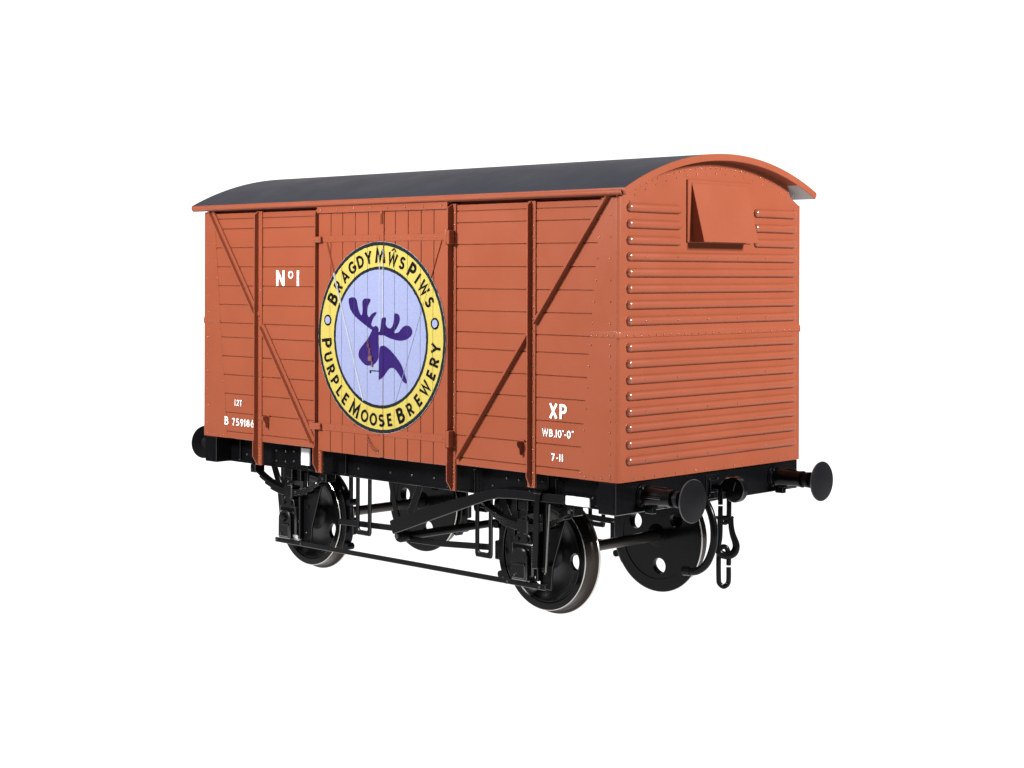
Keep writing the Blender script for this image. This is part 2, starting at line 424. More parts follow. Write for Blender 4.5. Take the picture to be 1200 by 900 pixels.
# ---- doors
YD = -H-0.030
def clip_disc(x0, x1, r):
    x0 = max(x0, CX-r*0.9999); x1 = min(x1, CX+r*0.9999)
    if x1-x0 < 0.002: return None
    xs = [x0+(x1-x0)*k/18 for k in range(19)]
    up = [(x, CZ+math.sqrt(r*r-(x-CX)**2)) for x in xs]
    dn = [(x, CZ-math.sqrt(r*r-(x-CX)**2)) for x in xs[::-1]]
    return up+dn
PL = [-0.864, -0.694, -0.532, -0.360, -0.186, -0.026]
PRr = [0.030, 0.169, 0.332, 0.495, 0.652, 0.822]
GAPS = PL[1:-1]+PRr[1:-1]
gd = 0.0032
BAR_UP, BAR_LO = (3.066, 3.124), (1.374, 1.436)
REM = CR+0.007
diag = {-1: [(-0.738, 3.06), (-0.148, 1.44)], 1: [(0.752, 3.06), (0.09, 1.44)]}
em = NB()
for side, ps in ((-1, PL), (1, PRr)):
    db = NB()
    box(db, min(ps), max(ps), YD+0.010, -H-0.001, 1.186, 3.345, 0)
    for a, c in zip(ps, ps[1:]):
        ga = gd if a != ps[0] else 0; gc = gd if c != ps[-1] else 0
        box(db, a+ga, c-gc, YD+random.uniform(-0.0008, 0.0008), YD+0.02, 1.184, 3.347, 0.0028)
        poly = clip_disc(a+ga-0.0012, c-gc+0.0012, REM)
        if poly: prism(em, poly, 'y', YD-0.008, YD-0.0005, 0)
    d = part(SIDE, 'door', db, BROWN)
    for z0, z1 in (BAR_UP, BAR_LO):
        hb = NB(); box(hb, min(ps)+0.004, max(ps)-0.004, YD-0.0065, YD+0.004, z0, z1, 0.002)
        nb = 9
        for k in range(nb):
            x = min(ps)+0.05+(max(ps)-min(ps)-0.1)*k/(nb-1)
            if z0 < 2 and math.hypot(x-CX, z0+0.03-CZ) < CR+0.02: continue
            rivet(hb, (x, YD-0.0065, (z0+z1)/2), (0, -1, 0), 0.007)
        part(SIDE, 'hinge_strap', hb, BROWN, d)
    # diagonal brace moulded on the leaf
    (xa, za), (xb, zb2) = diag[side]
    def ridge(bm, f0, f1, w=0.010, hgt=0.017, base=YD):
        P0 = Vector((xa+(xb-xa)*f0, 0, za+(zb2-za)*f0)); P1 = Vector((xa+(xb-xa)*f1, 0, za+(zb2-za)*f1))
        t = (P1-P0).normalized(); nr = Vector((-t.z, 0, t.x))
        b = NB()
        vs = []
        for P in (P0, P1):
            vs.append([b.verts.new((P+nr*w)+Vector((0, base+0.002, 0))), b.verts.new((P+nr*w*0.35)+Vector((0, base-hgt, 0))),
                       b.verts.new((P-nr*w*0.35)+Vector((0, base-hgt, 0))), b.verts.new((P-nr*w)+Vector((0, base+0.002, 0)))])
        for k in range(4): b.faces.new((vs[0][k], vs[0][(k+1) % 4], vs[1][(k+1) % 4], vs[1][k]))
        b.faces.new(vs[0]); b.faces.new(vs[1][::-1])
        bmesh.ops.recalc_face_normals(b, faces=b.faces); absorb(bm, b)
    # split the ridge at the emblem; the left stretch gets a painted highlight
    fs = [f/400 for f in range(401)]
    inside = [f for f in fs if math.hypot(xa+(xb-xa)*f-CX, za+(zb2-za)*f-CZ) < REM]
    hh, ww = (0.017, 0.010) if side < 0 else (0.011, 0.006)
    for f0, f1, mm in ((0, inside[0], BROWN), (inside[0], [f for f in inside if math.hypot(xa+(xb-xa)*f-CX, za+(zb2-za)*f-CZ) < 0.60][-1], PALE_GLINT if side < 0 else EMBLEM), (inside[-1], 1.0, BROWN)):
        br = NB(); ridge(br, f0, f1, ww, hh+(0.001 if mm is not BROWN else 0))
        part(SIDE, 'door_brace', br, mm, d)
    if side < 0:
        # cover strip over the meeting edge, with its catch
        cs = NB(); box(cs, -0.024, 0.028, YD-0.010, YD+0.01, 1.19, 3.34, 0.004)
        box(cs, -0.012, 0.020, YD-0.022, YD-0.008, 3.22, 3.33, 0.004)
        lathe(cs, [(0.001, 3.22), (0.011, 3.222), (0.011, 3.30), (0.001, 3.302)], (0.004, YD-0.022, 0), 'z', 10)
        part(SIDE, 'cover_strip', cs, BROWN, d)
        poly = clip_disc(-0.021, 0.025, REM); prism(em, poly, 'y', YD-0.0125, YD-0.009, 0)
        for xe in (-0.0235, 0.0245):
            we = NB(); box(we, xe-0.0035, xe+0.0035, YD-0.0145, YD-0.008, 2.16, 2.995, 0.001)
            part(SIDE, 'glint_edge', we, PALE_GLINT, d)  # pale slips painted in as highlight lines along the cover strip
        # latch chain hanging on the left leaf
        lc = NB()
        ch = [(-0.171, 2.196), (-0.160, 2.155), (-0.148, 2.117), (-0.140, 2.085), (-0.133, 2.058)]
        for i, (x, z) in enumerate(ch):
            tube(lc, [(x+0.009*math.cos(a), YD-0.016-0.004*(i % 2), z+0.016*math.sin(a)) for a in [2*PI*k/10 for k in range(10)]], 0.0042, 6, True)
        box(lc, -0.158, -0.108, YD-0.030, YD-0.008, 2.020, 2.064, 0.006)
        box(lc, -0.124, -0.104, YD-0.022, YD-0.008, 1.972, 2.02, 0.004)
        part(SIDE, 'door_catch', lc, mat('worn_latch', (0.09, 0.036, 0.045), 0.45, bump=0.3, bscale=80, vary=0.3), d)
        lc = NB()
        for i in range(9):
            f = i/8; x = -0.182+0.125*f; z = 1.345-0.105*f - 0.02*math.sin(f*PI)
            tube(lc, [(x+0.011*math.cos(a)+0.004*math.sin(a), YD-0.008-0.004*(i % 2), z+0.012*math.sin(a)) for a in [2*PI*k/10 for k in range(10)]], 0.0052, 6, True)
        rivet(lc, (-0.05, YD, 1.222), (0, -1, 0), 0.012)
        for fc in lc.faces: fc.material_index = 1
        part(SIDE, 'door_chain', lc, BROWN, d)
        lc = NB()
        box(lc, -0.145, -0.030, YD-0.014, YD-0.008, 1.934, 1.941, 0.001); rivet(lc, (-0.14, YD-0.008, 1.925), (0, -1, 0), 0.011)
        part(SIDE, 'latch_pin', lc, INK, d)
        LEFT_DOOR = d
emblem = part(SIDE, 'emblem', em, EMBLEM, angle=20, label='round yellow and pale blue brewery emblem with purple moose head')

# cut-away of letters over the board joints
def gap_cut(bm, width=0.0026):
    for gx in GAPS:
        for e in (gx-width, gx+width):
            bmesh.ops.bisect_plane(bm, geom=bm.verts[:]+bm.edges[:]+bm.faces[:], plane_co=(e, 0, 0), plane_no=(1, 0, 0))
        bmesh.ops.delete(bm, geom=[f for f in bm.faces if abs(f.calc_center_median().x-gx) < width], context='FACES')

def smooth_loop(pts, it=2):
    for _ in range(it):
        q = []
        for i in range(len(pts)):
            a, c = pts[i], pts[(i+1) % len(pts)]
            q += [(a[0]*.75+c[0]*.25, a[1]*.75+c[1]*.25), (a[0]*.25+c[0]*.75, a[1]*.25+c[1]*.75)]
        pts = q
    return pts
def flat_poly(bm, pts, y):
    b = NB(); vs = [b.verts.new((x, y, z)) for x, z in pts]
    es = [b.edges.new((vs[i], vs[(i+1) % len(vs)])) for i in range(len(vs))]
    bmesh.ops.triangle_fill(b, use_beauty=True, edges=es)
    for f in b.faces:
        f.normal_update()
        if f.normal.y > 0: f.normal_flip()
    absorb(bm, b)

YE = YD-0.0105
MOOSE = {'antler_l': [(-0.44, 2.551), (-0.417, 2.573), (-0.356, 2.576), (-0.329, 2.557), (-0.317, 2.512), (-0.301, 2.462), (-0.271, 2.418), (-0.252, 2.418), (-0.246, 2.473), (-0.253, 2.533), (-0.233, 2.567), (-0.147, 2.566), (-0.139, 2.55), (-0.172, 2.514), (-0.192, 2.454), (-0.176, 2.407), (-0.152, 2.405), (-0.127, 2.434), (-0.067, 2.454), (-0.059, 2.442), (-0.097, 2.406), (-0.129, 2.361), (-0.131, 2.328), (-0.085, 2.318), (-0.075, 2.295), (-0.119, 2.29), (-0.209, 2.332), (-0.301, 2.38), (-0.378, 2.426), (-0.421, 2.48)],
 'head': [(-0.089, 2.325), (-0.066, 2.332), (-0.041, 2.318), (-0.032, 2.289), (-0.031, 2.062), (-0.05, 2.026), (-0.08, 2.0), (-0.132, 1.98), (-0.2, 1.98), (-0.246, 2.004), (-0.292, 2.042), (-0.303, 2.077), (-0.284, 2.122), (-0.209, 2.185), (-0.156, 2.236), (-0.116, 2.297)],
 'antler_r': [(-0.06, 2.304), (-0.014, 2.265), (0.004, 2.349), (0.008, 2.404), (0.067, 2.407), (0.053, 2.35), (0.075, 2.321), (0.119, 2.308), (0.148, 2.333), (0.166, 2.382), (0.162, 2.446), (0.214, 2.442), (0.243, 2.413), (0.233, 2.364), (0.192, 2.309), (0.159, 2.279), (0.178, 2.27), (0.229, 2.281), (0.258, 2.311), (0.294, 2.338), (0.344, 2.345), (0.387, 2.324), (0.402, 2.286), (0.38, 2.251), (0.323, 2.22), (0.251, 2.208), (0.163, 2.216), (0.09, 2.233), (0.031, 2.251), (-0.026, 2.25), (-0.055, 2.269)],
 'neck': [(-0.021, 2.146), (0.016, 2.162), (0.061, 2.156), (0.12, 2.126), (0.179, 2.079), (0.237, 2.032), (0.274, 1.985), (0.31, 1.909), (0.335, 1.861), (0.325, 1.843), (0.289, 1.854), (0.245, 1.906), (0.194, 1.957), (0.15, 1.975), (0.106, 1.968), (0.069, 1.932), (0.025, 1.886), (-0.019, 1.864), (-0.034, 1.854)]}
mb = NB()
for k, (nm, pts) in enumerate(MOOSE.items()):
    flat_poly(mb, smooth_loop(pts), YE-0.0002*k)
# over the raised cover strip the print steps forward
gap_cut(mb)
for e in (-0.0245, 0.0285):
    bmesh.ops.bisect_plane(mb, geom=mb.verts[:]+mb.edges[:]+mb.faces[:], plane_co=(e, 0, 0), plane_no=(1, 0, 0))
bmesh.ops.split_edges(mb, edges=[e for e in mb.edges if all(min(abs(v.co.x+0.0245), abs(v.co.x-0.0285)) < 1e-4 for v in e.verts)])
for v in {v for f in mb.faces if -0.0245 < f.calc_center_median().x < 0.0285 for v in f.verts}: v.co.y -= 0.005
part(SIDE, 'moose_head', mb, PURPLE, emblem)

# ---- lettering
def el(cx, cy, rx, ry, a0, a1, n=14):
    return [(cx+rx*math.cos(R(a0+(a1-a0)*k/n)), cy+ry*math.sin(R(a0+(a1-a0)*k/n))) for k in range(n+1)]
GL = {
 'A': [[(.05, 0), (.38, .94), (.71, 0)], [(.17, .29), (.59, .29)]],
 'B': [[(.1, 0), (.1, 1)], [(.1, .905)] + el(.32, .72, .20, .185, 90, -90) + [(.1, .535)], [(.1, .535)] + el(.35, .315, .24, .22, 90, -90) + [(.1, .095)]],
 'D': [[(.1, 0), (.1, 1)], [(.1, .905)] + el(.30, .5, .42, .405, 90, -90, 20) + [(.1, .095)]],
 'E': [[(.1, 0), (.1, 1)], [(.1, .905), (.53, .905)], [(.1, .5), (.49, .5)], [(.1, .095), (.54, .095)]],
 'G': [el(.47, .5, .38, .405, 42, 335, 24) + [(.80, .44), (.50, .44)]],
 'I': [[(.1, 0), (.1, 1)]],
 'L': [[(.1, 1), (.1, .095), (.52, .095)]],
 'M': [[(.07, 0), (.17, .90), (.48, .22), (.79, .90), (.89, 0)]],
 'N': [[(.1, 0), (.1, 1)], [(.1, .97), (.66, .03)], [(.66, 0), (.66, 1)]],
 'O': [el(.45, .5, .36, .41, 0, 360, 32)],
 'P': [[(.1, 0), (.1, 1)], [(.1, .905)] + el(.33, .675, .22, .23, 90, -90) + [(.1, .445)]],
 'R': [[(.1, 0), (.1, 1)], [(.1, .905)] + el(.33, .675, .22, .23, 90, -90) + [(.1, .445)], [(.30, .45), (.60, 0)]],
 'S': [el(.32, .705, .21, .20, 30, 262, 16) + el(.32, .30, .235, .205, 85, -148, 16)],
 'T': [[(.31, 0), (.31, 1)], [(0, .905), (.62, .905)]],
 'U': [[(.1, 1)] + el(.38, .38, .28, .285, 180, 360) + [(.66, 1)]],
 'W': [[(.04, 1), (.28, .10), (.52, .90), (.76, .10), (1.0, 1)]],
 'X': [[(.04, 0), (.60, 1)], [(.60, 0), (.04, 1)]],
 'Y': [[(.02, 1), (.36, .46)], [(.70, 1), (.36, .46), (.36, 0)]],
 'o': [el(.45, .5, .34, .40, 0, 360, 28)],
 '0': [el(.34, .5, .25, .41, 0, 360, 28)],
 '1': [[(.1, 0), (.1, 1)]],
 '2': [el(.31, .68, .22, .225, 165, -35, 14) + [(.10, .095), (.58, .095)]],
 '5': [[(.55, .905), (.19, .905), (.15, .53)] + el(.29, .335, .25, .24, 105, -140, 16)],
 '6': [el(.33, .32, .24, .225, 0, 360, 26), [(.12, .40), (.40, 1.0)]],
 '7': [[(.02, .905), (.52, .905), (.20, 0)]],
 '8': [el(.33, .30, .24, .205, 0, 360, 26), el(.33, .715, .19, .185, 0, 360, 24)],
 '9': [el(.33, .68, .24, .225, 0, 360, 26), [(.54, .60), (.26, 0)]],
 '-': [[(.02, .42), (.30, .42)]], '.': [[(.1, 0), (.1, .2)]], "'": [[(.06, .74), (.06, 1)]], '"': [[(.06, .80), (.06, 1)], [(.26, .80), (.26, 1)]],
}
def glyph(ch, height, t, narrow=1.0):
    """flat sans letter in (x, z) drawn with strokes of relative weight t; baseline z=0, centred in x"""
    b = NB(); k = height
    for si, pts in enumerate(GL[ch]):
        closed = math.dist(pts[0], pts[-1]) < 1e-6
        P = [Vector((p[0]*narrow, p[1])) for p in (pts[:-1] if closed else pts)]
        n = len(P); rows = []
        for i, p in enumerate(P):
            a = P[i-1] if (closed or i) else None; c = P[(i+1) % n] if (closed or i < n-1) else None
            d0 = (p-a).normalized() if a is not None else (c-p).normalized()
            d1 = (c-p).normalized() if c is not None else d0
            m = (d0+d1).normalized() if (d0+d1).length > 1e-4 else d0
            nr = Vector((-m.y, m.x)); cosv = max(nr.dot(Vector((-d0.y, d0.x))), 0.42)
            o = nr*(t/2/cosv)
            rows.append([b.verts.new(((q.x)*k, -0.0003*si, q.y*k)) for q in (p+o, p-o)])
        for i in range(n if closed else n-1):
            A, B = rows[i], rows[(i+1) % n]; b.faces.new((A[0], A[1], B[1], B[0]))
    xs = [v.co.x for v in b.verts]; x0, x1 = min(xs), max(xs)
    for v in b.verts: v.co.x -= (x0+x1)/2
    for f in b.faces:
        f.normal_update()
        if f.normal.y > 0: f.normal_flip()
    return b, x1-x0

def text_line(s, x0, x1, z, h, y=-H-0.0045, bold=0.20, narrow=0.92, name='lettering', sizes=None, gap=0.16, raise_=None):
    """letters fitted between x0 and x1"""
    gl = []
    for i, ch in enumerate(s):
        if ch == ' ': gl.append((None, h*0.30)); continue
        hh = h*(sizes[i] if sizes else 1)
        gl.append(glyph(ch, hh, bold, narrow))
    tot = sum(w for _, w in gl) + gap*h*(len(gl)-1)
    sc = (x1-x0)/tot; bm = NB(); x = x0
    for i, (b, w) in enumerate(gl):
        if b is not None:
            zz = z + (raise_[i]*h if raise_ else 0)
            absorb(bm, b, Matrix.Translation((x+w*sc/2, y, zz)) @ Matrix.Diagonal((sc, 1, 1, 1)))
        x += (w+gap*h)*sc
    return part(SIDE, name, bm, WHITE, SIDEWALL)
SIDEWALL = SIDE[0]
text_line('No1', -1.515, -1.178, 2.668, 0.143, sizes=[1, 0.52, 1], raise_=[0, 0.46, 0], gap=0.28, bold=0.18)
text_line('12T', -2.150, -2.036, 1.514, 0.060, bold=0.17)
text_line('B 759186', -2.311, -1.846, 1.322, 0.078, sizes=[1.06, 1, .92, .92, .92, .92, .92, .92], bold=0.17)
text_line('XP', 1.955, 2.144, 1.650, 0.118, bold=0.18)
text_line("WB.10'-0\"", 1.878, 2.218, 1.503, 0.062, bold=0.175, gap=0.14)
text_line('7-11', 1.979, 2.104, 1.317, 0.058, bold=0.19, gap=0.2)

# emblem ring lettering
def ring_text(seq, inward_base, name, big):
    bm = NB()
    for ch, ang, rad in seq:
        hh = 0.134 if ch in big else 0.110
        c = ch.strip('*').upper()
        b, w = glyph(c, hh, 0.21, 0.97)
        if ch == 'W^':
            pass
        for v in b.verts: v.co.z -= hh/2
        a = R(ang); px, pz = CX+rad*math.cos(a), CZ+rad*math.sin(a)
        rot = a-PI/2 if inward_base else a+PI/2
        M = Matrix.Translation((px, YE, pz)) @ Matrix.Rotation(-rot, 4, 'Y')
        absorb(bm, b, M)
    return bm
top = [('B*', 152.3, .712), ('R', 141.6, .710), ('A', 131.3, .708), ('G', 121.0, .708), ('D', 111.2, .708), ('Y', 102.0, .708),
       ('M*', 89.4, .714), ('W', 76.2, .698), ('S', 65.7, .708), ('P*', 54.6, .714), ('I', 46.6, .708), ('W', 37.6, .708), ('S', 26.4, .708)]
bot = [('P*', -174.3, .716), ('U', -164.2, .720), ('R', -154.8, .720), ('P', -145.8, .720), ('L', -137.3, .720), ('E', -129.2, .720),
       ('M*', -116.8, .716), ('O', -105.6, .720), ('O', -96.2, .720), ('S', -87.4, .720), ('E', -79.4, .720),
       ('B*', -67.3, .714), ('R', -56.6, .718), ('E', -46.4, .718), ('W', -35.4, .718), ('E', -24.6, .718), ('R', -15.2, .718), ('Y', -5.8, .718)]
bm = ring_text(top, True, 'x', {'B*', 'M*', 'P*'})
# circumflex over the W
a = R(76.2)
tm = NB(); hat = [(-0.036, 0.0), (-0.020, 0.0), (0.0, 0.017), (0.020, 0.0), (0.036, 0.0), (0.008, 0.030), (-0.008, 0.030)]
flat_poly(tm, hat, 0)
absorb(bm, tm, Matrix.Translation((CX+0.767*math.cos(a), YE, CZ+0.767*math.sin(a))) @ Matrix.Rotation(-(a-PI/2), 4, 'Y'))
gap_cut(bm, 0.0026); 
for v in bm.verts:
    if -0.026 < v.co.x < 0.030: v.co.y = YE-0.005
part(SIDE, 'lettering', bm, INK, emblem)
bm = ring_text(bot, False, 'x', {'B*', 'M*', 'P*'})
gap_cut(bm, 0.0026)
for v in bm.verts:
    if -0.026 < v.co.x < 0.030: v.co.y = YE-0.005
part(SIDE, 'lettering', bm, INK, emblem)
for ang in (169.0, 11.0):
    px, pz = CX+0.713*math.cos(R(ang)), CZ+0.713*math.sin(R(ang))
    bm = NB(); flat_poly(bm, circ(px, pz, 0.050, 32), YE); part(SIDE, 'roundel_rim', bm, INK, emblem)
    bm = NB(); flat_poly(bm, circ(px, pz, 0.034, 32), YE-0.0015); part(SIDE, 'roundel', bm, PALE, emblem)

# ---- rail over the doors
rb = NB(); box(rb, -0.869, 0.836, -H-0.052, -H+0.01, 3.327, 3.391, 0.004)
for k in range(8): rivet(rb, (-0.806+0.2245*k, -H-0.052, 3.355), (0, -1, 0), 0.0115)
part(SIDE, 'door_rail', rb, BROWN)

# ---- stanchions
def stanchion(xw, xf0, xf1, zbot, pb, pt, name='stanchion'):
    sb = NB()
    box(sb, xf0, xf1, -H-0.012, -H+0.012, zbot, 3.368, 0.002)
    yb = -H-0.010
    # upright web, chamfered at the head, deeper and tapered at the foot
    web = [(yb, 3.370), (-H-pt, 3.335), (-H-pt, ZB+0.03), (-H-pb, ZB), (-H-pb, zbot+0.085), (-H-0.022, zbot+0.004), (yb, zbot+0.004)]
    prism(sb, web, 'x', xw-0.011, xw, 0.002)
    z = zbot+0.025
    xm = (xw+xf1)/2
    while z < 3.34:
        rivet(sb, (xm, -H-0.012, z), (0, -1, 0), 0.0085); z += 0.031 if z < 1.2 else 0.094
    part(SIDE, name, sb, BROWN)
stanchion(-1.775, -1.812, -1.722, 0.978, 0.072, 0.060)
stanchion(-0.885, -0.925, -0.842, 0.980, 0.072, 0.056)
stanchion(0.865, 0.838, 0.900, 0.978, 0.076, 0.072)
stanchion(1.769, 1.726, 1.810, 1.086, 0.066, 0.060)

# hinge blocks wrapping the door posts
for (xa, xb, y0, z0, z1, vert) in ((0.838, 0.893, -H-0.086, 3.032, 3.150, True), (0.838, 0.893, -H-0.086, 1.345, 1.482, True),
                             (-0.918, -0.80, -H-0.066, 3.064, 3.116, False), (-0.945, -0.80, -H-0.066, 1.378, 1.434, False)):
    hb = NB(); box(hb, xa, xb, y0, -H-0.02, z0, z1, 0.005)
    if vert:
        lathe(hb, [(0.0, z0-0.004), (0.016, z0-0.004), (0.018, z0+0.004), (0.018, z1-0.004), (0.016, z1+0.004), (0.0, z1+0.004)], (xa+0.012, y0+0.012, 0), 'z', 14)
    else:
        lathe(hb, [(0.0, xa), (0.014, xa), (0.014, xb-0.02), (0.0, xb-0.02)], (0, y0+0.010, (z0+z1)/2), 'x', 14)
        for zz in (z0-0.02, z1+0.02): rivet(hb, (xa+0.012, -H-0.004, zz), (0, -1, 0), 0.012)
    part(SIDE, 'hinge', hb, BROWN)

# ---- diagonal braces (angle iron), interrupted by the stanchions
def brace(P, Q, web_side, flange, p=0.046, cut=None):
    sb = NB(); P = Vector((P[0], 0, P[1])); Q = Vector((Q[0], 0, Q[1])); t = (Q-P); Ln = t.length; t.normalize()
    nr = Vector((-t.z, 0, t.x))
    if nr.x < 0: nr = -nr          # pointing to +x
    for f0, f1 in cut:
        a = P+t*Ln*f0; c = P+t*Ln*f1
        def bar(o0, o1, ya, yb):
            b = NB()
            A = [a+nr*o0, a+nr*o1]; C = [c+nr*o0, c+nr*o1]
            vs = [b.verts.new((q.x, y, q.z)) for q, y in ((A[0], ya), (A[1], ya), (A[1], yb), (A[0], yb))]
            ws = [b.verts.new((q.x, y, q.z)) for q, y in ((C[0], ya), (C[1], ya), (C[1], yb), (C[0], yb))]
            b.faces.new(vs); b.faces.new(ws[::-1])
            for i in range(4): b.faces.new((vs[i], vs[(i+1) % 4], ws[(i+1) % 4], ws[i]))
            bmesh.ops.recalc_face_normals(b, faces=b.faces)
            bmesh.ops.bevel(b, geom=b.edges[:], offset=0.0022, segments=1, affect='EDGES')
            absorb(sb, b)
        bar(-0.005, 0.005, -H-p, -H+0.004)
        bar(flange[0], flange[1], -H-0.011, -H+0.004)
        if len(flange) > 2: bar(flange[2], flange[3], -H-0.019, -H-0.006)
    part(SIDE, 'diagonal_brace', sb, BROWN)
brace((-2.535, 3.375), (-0.945, 1.215), 1, (0.004, 0.048, 0.030, 0.048), cut=[(0, 0.472), (0.505, 0.985)])
brace((2.575, 3.385), (0.905, 1.215), 1, (-0.040, -0.004), cut=[(0.0, 0.458), (0.482, 0.985)])

# label clips near the feet of the panels
for x, z in ((-1.632, 1.448), (1.660, 1.449)):
    tb = NB(); prism(tb, [(-H+0.004, z), (-H-0.075, z), (-H-0.080, z-0.030), (-H-0.052, z-0.060), (-H-0.044, z-0.108), (-H-0.016, z-0.112), (-H+0.004, z-0.060)], 'x', x-0.004, x+0.014, 0.002)
    box(tb, x-0.014, x+0.030, -H-0.012, -H+0.004, z-0.006, z+0.010, 0.002)
    part(SIDE, 'label_clip', tb, BROWN)

# ------------------------------------------------------------------ underframe
YS = -1.035
ub = NB()
box(ub, -HL+0.20, HL-0.20, YS+0.012, YS+0.03, 0.955, ZB+0.02, 0)
box(ub, -HL+0.20, HL-0.20, YS, YS+0.08, 0.945, 0.962, 0.003)
box(ub, -HL+0.20, HL-0.20, YS, YS+0.08, 1.170, ZB-0.002, 0.003)
for xc in (-1.524, 1.524):                         # bolted spring-shoe plates
    box(ub, xc-0.26, xc+0.26, YS-0.002, YS+0.02, 0.966, 1.165, 0.003)
    for dx in (-0.20, -0.06, 0.06, 0.20):
        for z in (1.01, 1.105): rivet(ub, (xc+dx, YS-0.002, z+0.012*(dx > 0)), (0, -1, 0), 0.012, 1.0)
for x in (-0.55, -0.12, 0.16, 0.44, 1.15, -1.05, 2.25, -2.2): rivet(ub, (x, YS+0.012, 1.03), (0, -1, 0), 0.013, 1.0)
for x in (-2.30, 2.30, -0.72, 0.62): box(ub, x-0.012, x+0.012, YS-0.01, YS+0.02, 0.97, 1.165, 0.003)
for x in (0.98, 1.90): tube(ub, [(x, YS-0.03, 0.955), (x, YS-0.03, 1.16)], 0.007, 8)
for x in (0.98, 1.90): box(ub, x-0.02, x+0.02, YS-0.04, YS+0.01, 1.15, 1.17, 0.002)
part(SIDE, 'solebar', ub, BLACK)
# floor of the underframe
fb = NB(); box(fb, -HL+0.05, HL-0.05, -1.17, 1.17, ZB-0.004, ZB+0.03, 0)
for x in (-1.9, -0.55, 0.55, 1.9): box(fb, x-0.04, x+0.04, -1.0, 1.0, 0.98, ZB-0.005, 0.004)
for y in (-0.35, 0.35): box(fb, -HL+0.21, HL-0.21, y-0.03, y+0.03, 1.0, ZB-0.006, 0.004)
obj('floor_frame', fb, RODM, VAN)

lp = NB(); box(lp, -1.337, -1.216, YS-0.022, YS-0.004, 1.000, 1.160, 0.003); part(SIDE, 'white_tare_plate', lp, WHITE)

# headstock
hb = NB(); XH = HL-0.028
box(hb, XH-0.18, XH, -1.203, 1.203, 0.945, ZB-0.004, 0.005)
box(hb, XH, XH+0.010, -0.085, 0.075, 0.965, 1.165, 0.003)
for y in (-0.06, 0.05):
    for z in (1.0, 1.13): hexbolt(hb, (XH+0.010, y, z), (1, 0, 0), 0.012, 0.012)
box(hb, XH-0.185, XH-0.02, -1.206, -1.195, 0.990, 1.15, 0)
part(END, 'headstock', hb, BLACK)

# buffers
ZBUF = 1.0735
for sy in (-1, 1):
    yb = sy*0.866; bb = NB()
    lathe(bb, [(0.0, XH), (0.104, XH), (0.104, XH+0.012), (0.097, XH+0.014), (0.097, XH+0.024), (0.080, XH+0.030),
               (0.074, XH+0.10), (0.066, XH+0.26), (0.070, XH+0.275), (0.070, XH+0.292), (0.055, XH+0.294), (0.0, XH+0.294)], (0, yb, ZBUF), 'x', 40)
    for k in range(4):
        a = R(45+90*k)
        hexbolt(bb, (XH+0.024, yb+0.088*math.cos(a), ZBUF+0.088*math.sin(a)), (1, 0, 0), 0.013, 0.016)
    for a in (PI/2, -PI/2, PI if sy < 0 else 0):
        M = Matrix.Translation((0, yb, ZBUF)) @ Matrix.Rotation(a, 4, 'X')
        box(bb, XH+0.02, XH+0.22, 0.060, 0.080, -0.008, 0.008, 0.003, M)
    box(bb, XH+0.02, XH+0.10, yb-0.02, yb+0.03, ZBUF-0.135, ZBUF-0.085, 0.004)
    buf = part(END, 'buffer', bb, BLACK)
    bb = NB()
    xe = HL+0.455
    lathe(bb, [(0.0, XH+0.28), (0.043, XH+0.28), (0.043, XH+0.315), (0.064, XH+0.325), (0.066, XH+0.36), (0.036, XH+0.372),
               (0.034, xe-0.055), (0.060, xe-0.030), (0.150, xe-0.020), (0.164, xe-0.014), (0.166, xe-0.008), (0.162, xe-0.003), (0.08, xe+0.006), (0.0, xe+0.008)],
          (0, yb, ZBUF), 'x', 56)
    for fc in bb.faces:
        c = fc.calc_center_median(); fc.material_index = 1 if math.hypot(c.y-yb, c.z-ZBUF) > 0.158 else 0  # rim takes the lighter, glossier copy to add its bright edge
    part(END, 'buffer_head', bb, BUFM, buf)

# draw hook, coupling chain and brake hose
hk = NB()
def arc(cx, cz, r, a0, a1, n): return [(cx+r*math.cos(R(a0+(a1-a0)*k/n)), cz+r*math.sin(R(a0+(a1-a0)*k/n))) for k in range(n+1)]
out = [(XH+0.005, 1.045), (XH+0.005, 1.095), (XH+0.10, 1.10), (XH+0.150, 1.150)] + arc(2.872, 1.062, 0.104, 105, -150, 26)
inn = [(2.772, 1.035)] + arc(2.850, 1.070, 0.036, -140, 60, 10) + [(2.842, 1.118), (2.80, 1.075)]
prism(hk, out + [(2.79, 1.03), (XH+0.06, 1.045)], 'y', -0.030, 0.030, 0.008)
box(hk, XH+0.010, XH+0.024, -0.05, 0.05, 1.02, 1.12, 0.003)
hook = part(END, 'draw_hook', hk, BLACK)
sl = NB(); strip(sl, [(2.895, 1.125), (2.875, 1.085), (2.868, 1.055)], [0.004, 0.008, 0.011], -0.034, 0.034, 0.002)
part(END, 'hook_slot', sl, RODM, hook)
DG = Vector((0.719, 0.695, 0))
def spline(P, n=8):
    P = [Vector(p) for p in P]; o = []
    for i in range(len(P)-1):
        p0, p1, p2, p3 = P[max(i-1, 0)], P[i], P[i+1], P[min(i+2, len(P)-1)]
        for k in range(n):
            t = k/n
            o.append(0.5*((2*p1)+(p2-p0)*t+(2*p0-5*p1+4*p2-p3)*t*t+(3*p1-p0-3*p2+p3)*t**3))
    return o+[P[-1]]
